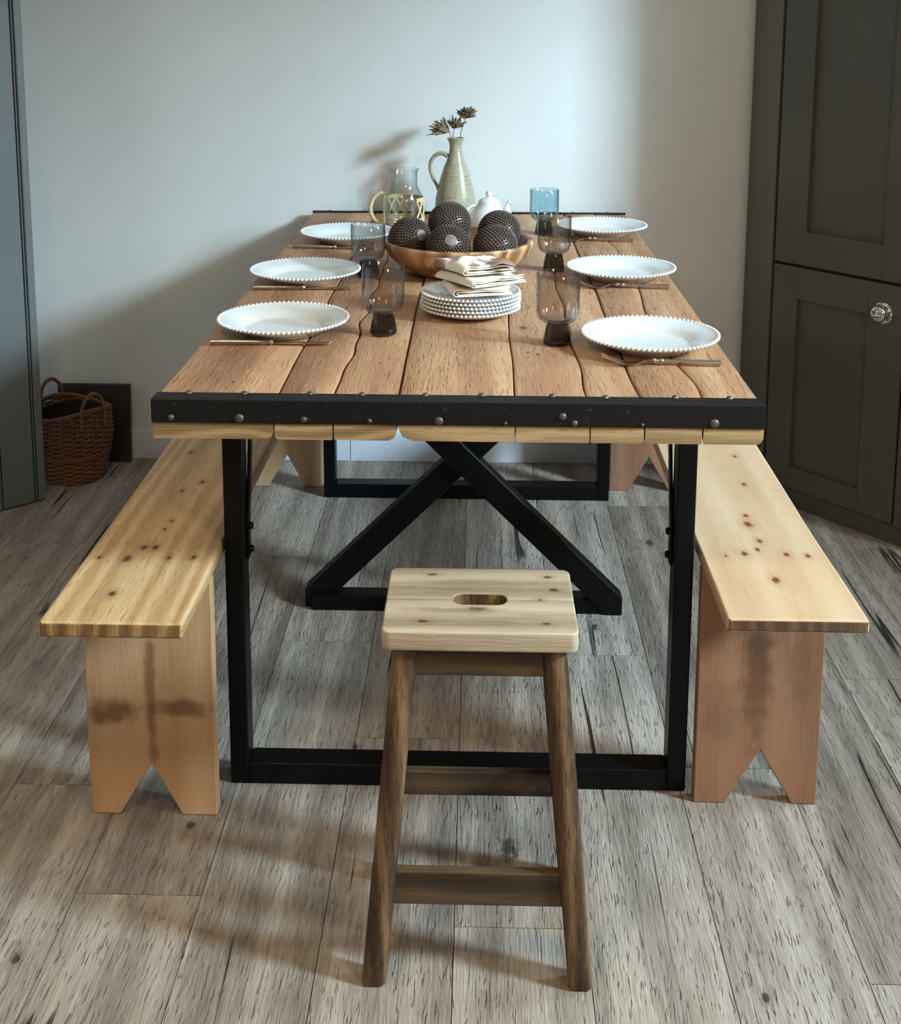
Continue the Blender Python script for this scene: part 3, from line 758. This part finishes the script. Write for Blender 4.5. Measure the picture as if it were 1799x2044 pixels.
# shallow carved facets around the outside
for v in bm.verts:
    r = math.hypot(v.co.x, v.co.y)
    if r > .13 and v.co.z < .066:
        a_ = math.atan2(v.co.y, v.co.x); k_ = 1-.012*max(0, math.cos(a_*14))**6*(1 if r > .14 else .4)
        v.co.x *= k_; v.co.y *= k_
lay = bm.loops.layers.float_color.new('pid'); rs = random.Random(11); NS = 11
cols_ = [(rs.random(), rs.random(), rs.random(), 1) for _ in range(NS)]
for f in bm.faces:                            # the bowl is glued up from wedges of wood
    c = f.calc_center_median(); a_ = (math.atan2(c.y, c.x)+math.pi)/(2*math.pi)
    for lp in f.loops: lp[lay] = cols_[int(a_*NS) % NS]
o = obj('bowl', bm, BOWLW, smooth=True, ang=50); o.location = (BX, BY, TZ); 
tag(o, 'wide shallow carved wooden bowl holding dark beaded balls', 'bowl')
RB = .0465
bm = BM(); uvs(bm, (0, 0, 0), RB-.0012, 32, 20)
nr = 23
for i in range(3, nr):
    th = math.pi*i/nr; rr_ = RB*math.sin(th); n = max(1, int(2*math.pi*rr_/.0064))
    for j in range(n):
        ph = 2*math.pi*(j+(i % 2)*.5)/n
        c = Vector((rr_*math.cos(ph), rr_*math.sin(ph), RB*math.cos(th)))
        ico(bm, c, .0029, 1)
ball = obj('beaded_ball', bm, BALL, smooth=True, ang=180)
bm = BM(); lathe(bm, [(.0125, -.003), (.0128, .0010), (.0118, .0016), (0, .0014)], 24, cz=RB)
obj('end_button', bm, BUTTON, ball, smooth=True)
BZ = TZ
def pole(o, d):
    o.rotation_mode = 'QUATERNION'; o.rotation_quaternion = Vector((0, 0, 1)).rotation_difference(Vector(d).normalized())
for i, (x, y, z, d, lab) in enumerate((
    (-.121, .935, BZ+.0760, (.55, -.72, .30), 'dark beaded ball at the left of the bowl, grey button facing right'),
    (-.035, .868, BZ+.0720, (.12, -.80, .42), 'dark beaded ball front centre of the bowl, grey button facing forward'),
    (.066, .880, BZ+.0710, (.75, .35, .55), 'dark beaded ball front right in the bowl, lowest'),
    (-.035, .978, BZ+.1050, (-.5, .6, .62), 'dark beaded ball topmost at the back of the bowl'),
    (.076, .985, BZ+.0850, (.6, .5, .7), 'dark beaded ball back right in the bowl, behind another ball'))):
    o = ball if i == 0 else copy_tree(ball); o.location = (x, y, z); pole(o, d); tag(o, lab, 'ornament', 'beaded balls in the bowl')

# ------------------------------------------------------------------ glass carafe with rattan
CX, CY = -.168, 1.475
ca = thing('carafe', (CX, CY, TZ), 'clear glass carafe with rattan lattice sleeve and wrapped handle', 'carafe')
bm = BM()
op = [(.0, .0), (.034, .0), (.041, .004), (.0462, .013), (.0495, .03), (.0505, .055), (.0500, .082), (.0475, .095), (.0420, .108), (.0370, .1175), (.0355, .121), (.0352, .140), (.0362, .160), (.0395, .1630), (.0396, .1652), (.0366, .1645), (.0338, .158), (.0330, .140), (.0333, .122), (.0352, .1165), (.0395, .105), (.0450, .094), (.0476, .081), (.0482, .055), (.0472, .03), (.042, .014), (.036, .009), (0, .008)]
lathe(bm, op, 56); obj('glass_body', bm, CLEAR, ca, smooth=True, ang=180)
sl = BM()
A0, A1 = R(-48), R(200)                       # the sleeve wraps the back and sides, open at the front left
for z, r in ((.084, .0530), (.089, .0522), (.030, .0525), (.036, .0532)): tube(sl, [(r*math.cos(A0+(A1-A0)*q/40), r*math.sin(A0+(A1-A0)*q/40), z) for q in range(41)], .0028, 6)
NX = 9; da_ = (A1-A0)/NX
for i in range(NX):
    for d in (1, -1):
        a0 = A0+da_*(i+(0 if d > 0 else 1)); pts = []
        for q in range(7):
            a_ = a0+d*q/6*da_; pts.append((.0532*math.cos(a_), .0532*math.sin(a_), .036+.048*q/6))
        tube(sl, pts, .0025, 5, flat=.5)
obj('rattan_sleeve', sl, RATTAN, ca, smooth=True)
hp = curve([(-.049, -.004, .098), (-.063, -.006, .101), (-.080, -.008, .086), (-.087, -.010, .060), (-.080, -.010, .036), (-.064, -.008, .022), (-.051, -.006, .026)], 14)
bm = BM(); tube(bm, hp, [.0052+.0011*(1 if i % 3 else -1) for i in range(len(hp))], 10); obj('handle', bm, RATTAN, ca, smooth=True, ang=180, label='rattan wrapped loop handle')

# ------------------------------------------------------------------ stoneware jug and dried flowers
VX, VY = -.036, 1.685
vs_ = thing('stoneware_jug', (VX, VY, TZ), 'tall ribbed stoneware jug with handle holding dried flowers', 'jug')
vs_.scale = (1.03, 1.03, .965)
bm = BM(); pr = []
base = [(.046, 0), (.052, .004), (.0545, .02), (.0545, .05), (.0505, .078), (.0435, .110), (.0345, .143), (.0255, .168), (.0195, .188), (.0168, .205), (.0178, .219), (.0232, .2325), (.0238, .235)]
bc = curve([(r, 0, z) for r, z in base], 9)
for i, p in enumerate(bc):
    k_ = .0009*math.sin(p.z*880) if .015 < p.z < .17 else .0002*math.sin(p.z*700)
    pr.append((p.x+k_, p.z))
pr = [(0, 0)]+pr+[(.0222, .2358), (.0205, .233), (.0155, .219), (.0145, .205), (.017, .188), (.023, .166), (.03, .14), (.02, .12), (0, .118)]
lathe(bm, pr, 56); obj('jug_body', bm, STONE, vs_, smooth=True, ang=70)
bm = BM(); hp = curve([(-.0215, 0, .182), (-.034, 0, .190), (-.052, 0, .186), (-.066, 0, .168), (-.0685, 0, .144), (-.0600, 0, .115), (-.050, 0, .096), (-.0475, 0, .084)], 8)
tube(bm, hp, [.0068-.0024*min(1, i/40) for i in range(len(hp))], 10, flat=1.2); obj('handle', bm, STONE, vs_, smooth=True)
def dried(label, pts, head, hd, spread, n, seed, ln):
    rnd = random.Random(seed); JZ = TZ
    t = thing('dried_flower', (VX, VY, JZ), label, 'dried flower', 'dried flowers in the stoneware jug'); t.scale = (1.03, 1.03, .965)
    bm = BM(); tube(bm, curve(pts, 8), .0011, 6); obj('stem', bm, DRIED, t)
    bm = BM(); hd = Vector(hd).normalized()
    for i in range(n):
        d = (hd+Vector((rnd.uniform(-1, 1), rnd.uniform(-1, 1), rnd.uniform(-1, 1)))*spread).normalized()
        l = ln*rnd.uniform(.45, 1); c = Vector(head)
        bend = Vector((rnd.uniform(-1, 1), rnd.uniform(-1, 1), rnd.uniform(-1, .6)))*l*.25
        p = [c, c+d*l*.5+bend*.3, c+d*l+bend]
        pc = curve(p, 4); w_ = rnd.uniform(.0012, .0034)
        tube(bm, pc, [w_*(.4+1.2*math.sin(math.pi*min(.95, (k_+.6)/len(pc)))) for k_ in range(len(pc))], 5, flat=.45)
        if rnd.random() < .3: ico(bm, pc[-1], .0022, 1)
    obj('flower_head', bm, DRIED, t, smooth=True, ang=60)
J = lambda x, z, y=0: (x-VX, y, z-TZ)
dried('drooping dried brown flower head leaning out to the left of the jug', [(-.004, 0, .15), J(-.050, 1.0), J(-.053, 1.012), J(-.056, 1.019)], J(-.054, 1.014), (-.85, -.1, .42), .55, 80, 3, .054)
dried('dried brown flower in the middle of the bunch, below the tallest one', [(.0, 0, .15), J(-.043, 1.0), J(-.040, 1.022), J(-.036, 1.032)], J(-.044, 1.026), (.45, .1, .8), .75, 60, 5, .036)
dried('tallest dried brown flower standing upright in the jug', [(.004, 0, .15), J(-.024, 1.0), J(-.016, 1.035), J(-.010, 1.056)], J(-.010, 1.054), (.12, -.1, 1), .8, 80, 8, .038)

# ------------------------------------------------------------------ teapot
PX, PYY = .056, 1.475
tp = thing('teapot', (PX, PYY, TZ), 'small white teapot with ball knob behind the beaded balls', 'teapot')
bm = BM(); lathe(bm, [(0, 0), (.034, 0), (.045, .006), (.052, .020), (.0525, .032), (.047, .050), (.0375, .062), (.031, .070), (.0285, .078), (.026, .078), (.026, .07), (0, .07)], 48); obj('pot_body', bm, TEAP, tp, smooth=True, ang=60)
bm = BM(); lathe(bm, [(0, .0765), (.0283, .0765), (.0288, .079), (.025, .085), (.016, .0895), (.006, .0915), (.0045, .094), (0, .094)], 40); ld_ = obj('lid', bm, TEAP, tp, smooth=True, ang=70)
bm = BM(); uvs(bm, (0, 0, .1005), .0088, 24, 14); obj('knob', bm, TEAP, ld_, smooth=True)
bm = BM(); sp2 = curve([(.036, -.004, .030), (.048, -.005, .052), (.047, -.006, .066), (.052, -.007, .078), (.060, -.008, .0775)], 7)
tube(bm, sp2, [.015-.0088*min(1, i/18) for i in range(len(sp2))], 14); obj('spout', bm, TEAP, tp, smooth=True, ang=60)
bm = BM(); tube(bm, curve([(-.030, -.006, .066), (-.042, -.008, .070), (-.056, -.010, .062), (-.060, -.012, .045), (-.055, -.012, .024), (-.046, -.010, .014)], 8), .0042, 10); obj('handle', bm, TEAP, tp, smooth=True)

# ------------------------------------------------------------------ basket and board
KX, KY = -1.137, 1.660
bk = thing('wicker_basket', (KX, KY, 0), 'brown wicker basket with two loop handles on the floor by the grey door', 'basket')
def brad(z): return .078+.030*min(1, z/.13)**.8-.004*max(0, (z-.13)/.1)
bm = BM(); rows_ = 30; ns = 22
def rimz(a_): return .012*math.cos(2*(a_-R(-40)))            # the rim lifts at the handles
for i in range(rows_):
    f = (i+.5)/rows_; pts = []
    for j in range(89):
        a_ = 2*math.pi*j/88; z = f*.205+rimz(a_)*f*f
        r = brad(z)+.0032*math.cos(a_*ns/2*2*.5+math.pi*i) if i not in (11, 12) else brad(z)+.0035
        pts.append((r*math.cos(a_), r*math.sin(a_), z))
    tube(bm, pts, .0034, 5, cap=False)
obj('woven_side', bm, WICKER, bk, smooth=True, ang=180)
bm = BM()
for q in range(2):
    pts = []
    for j in range(97):
        a_ = 2*math.pi*j/96; pts.append(((brad(.2)+.003*math.sin(a_*24+q*math.pi))*math.cos(a_), (brad(.2)+.003*math.sin(a_*24+q*math.pi))*math.sin(a_), .208+rimz(a_)+.003*math.cos(a_*24+q*math.pi)))
    tube(bm, pts, .0042, 6, cap=False)
obj('rim', bm, WICKER, bk, smooth=True, ang=180)
bm = BM()
for i in range(ns):
    a_ = 2*math.pi*i/ns; tube(bm, [(brad(z)*math.cos(a_), brad(z)*math.sin(a_), z*1.0) for z in (.002, .05, .1, .15, .2)], .003, 5)
obj('stakes', bm, WICKER, bk)
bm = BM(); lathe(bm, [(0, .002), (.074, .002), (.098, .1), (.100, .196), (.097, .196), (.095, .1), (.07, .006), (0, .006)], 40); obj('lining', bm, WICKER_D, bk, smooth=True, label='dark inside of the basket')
for a_ in (R(-40), R(140)):
    c = Vector((math.cos(a_), math.sin(a_), 0)); tn = Vector((-math.sin(a_), math.cos(a_), 0)); r = brad(.2)
    pts = curve([c*r-tn*.036+Vector((0, 0, .17)), c*r-tn*.036+Vector((0, 0, .215)), c*(r+.004)-tn*.026+Vector((0, 0, .252)), c*(r+.005)+Vector((0, 0, .270)), c*(r+.004)+tn*.026+Vector((0, 0, .252)), c*r+tn*.036+Vector((0, 0, .215)), c*r+tn*.036+Vector((0, 0, .17))], 8)
    bm = BM()
    for q in range(2):
        tube(bm, [p+Vector((0, 0, .0025*math.cos(i*1.1+q*math.pi)))+c*.0025*math.sin(i*1.1+q*math.pi) for i, p in enumerate(pts)], .0042, 6)
    obj('handle', bm, WICKER, bk, smooth=True)
bm = BM(); prism(bm, [(0, 0), (.014, 0), (.014, .234), (0, .234)], lambda u, v, t: ((-1.225, -1.008)[t], 1.777+u+v*.085, v))
tag(obj('board', bm, DARKBOARD, bevel=.002), 'dark brown board leaning on the wall behind the basket', 'board')
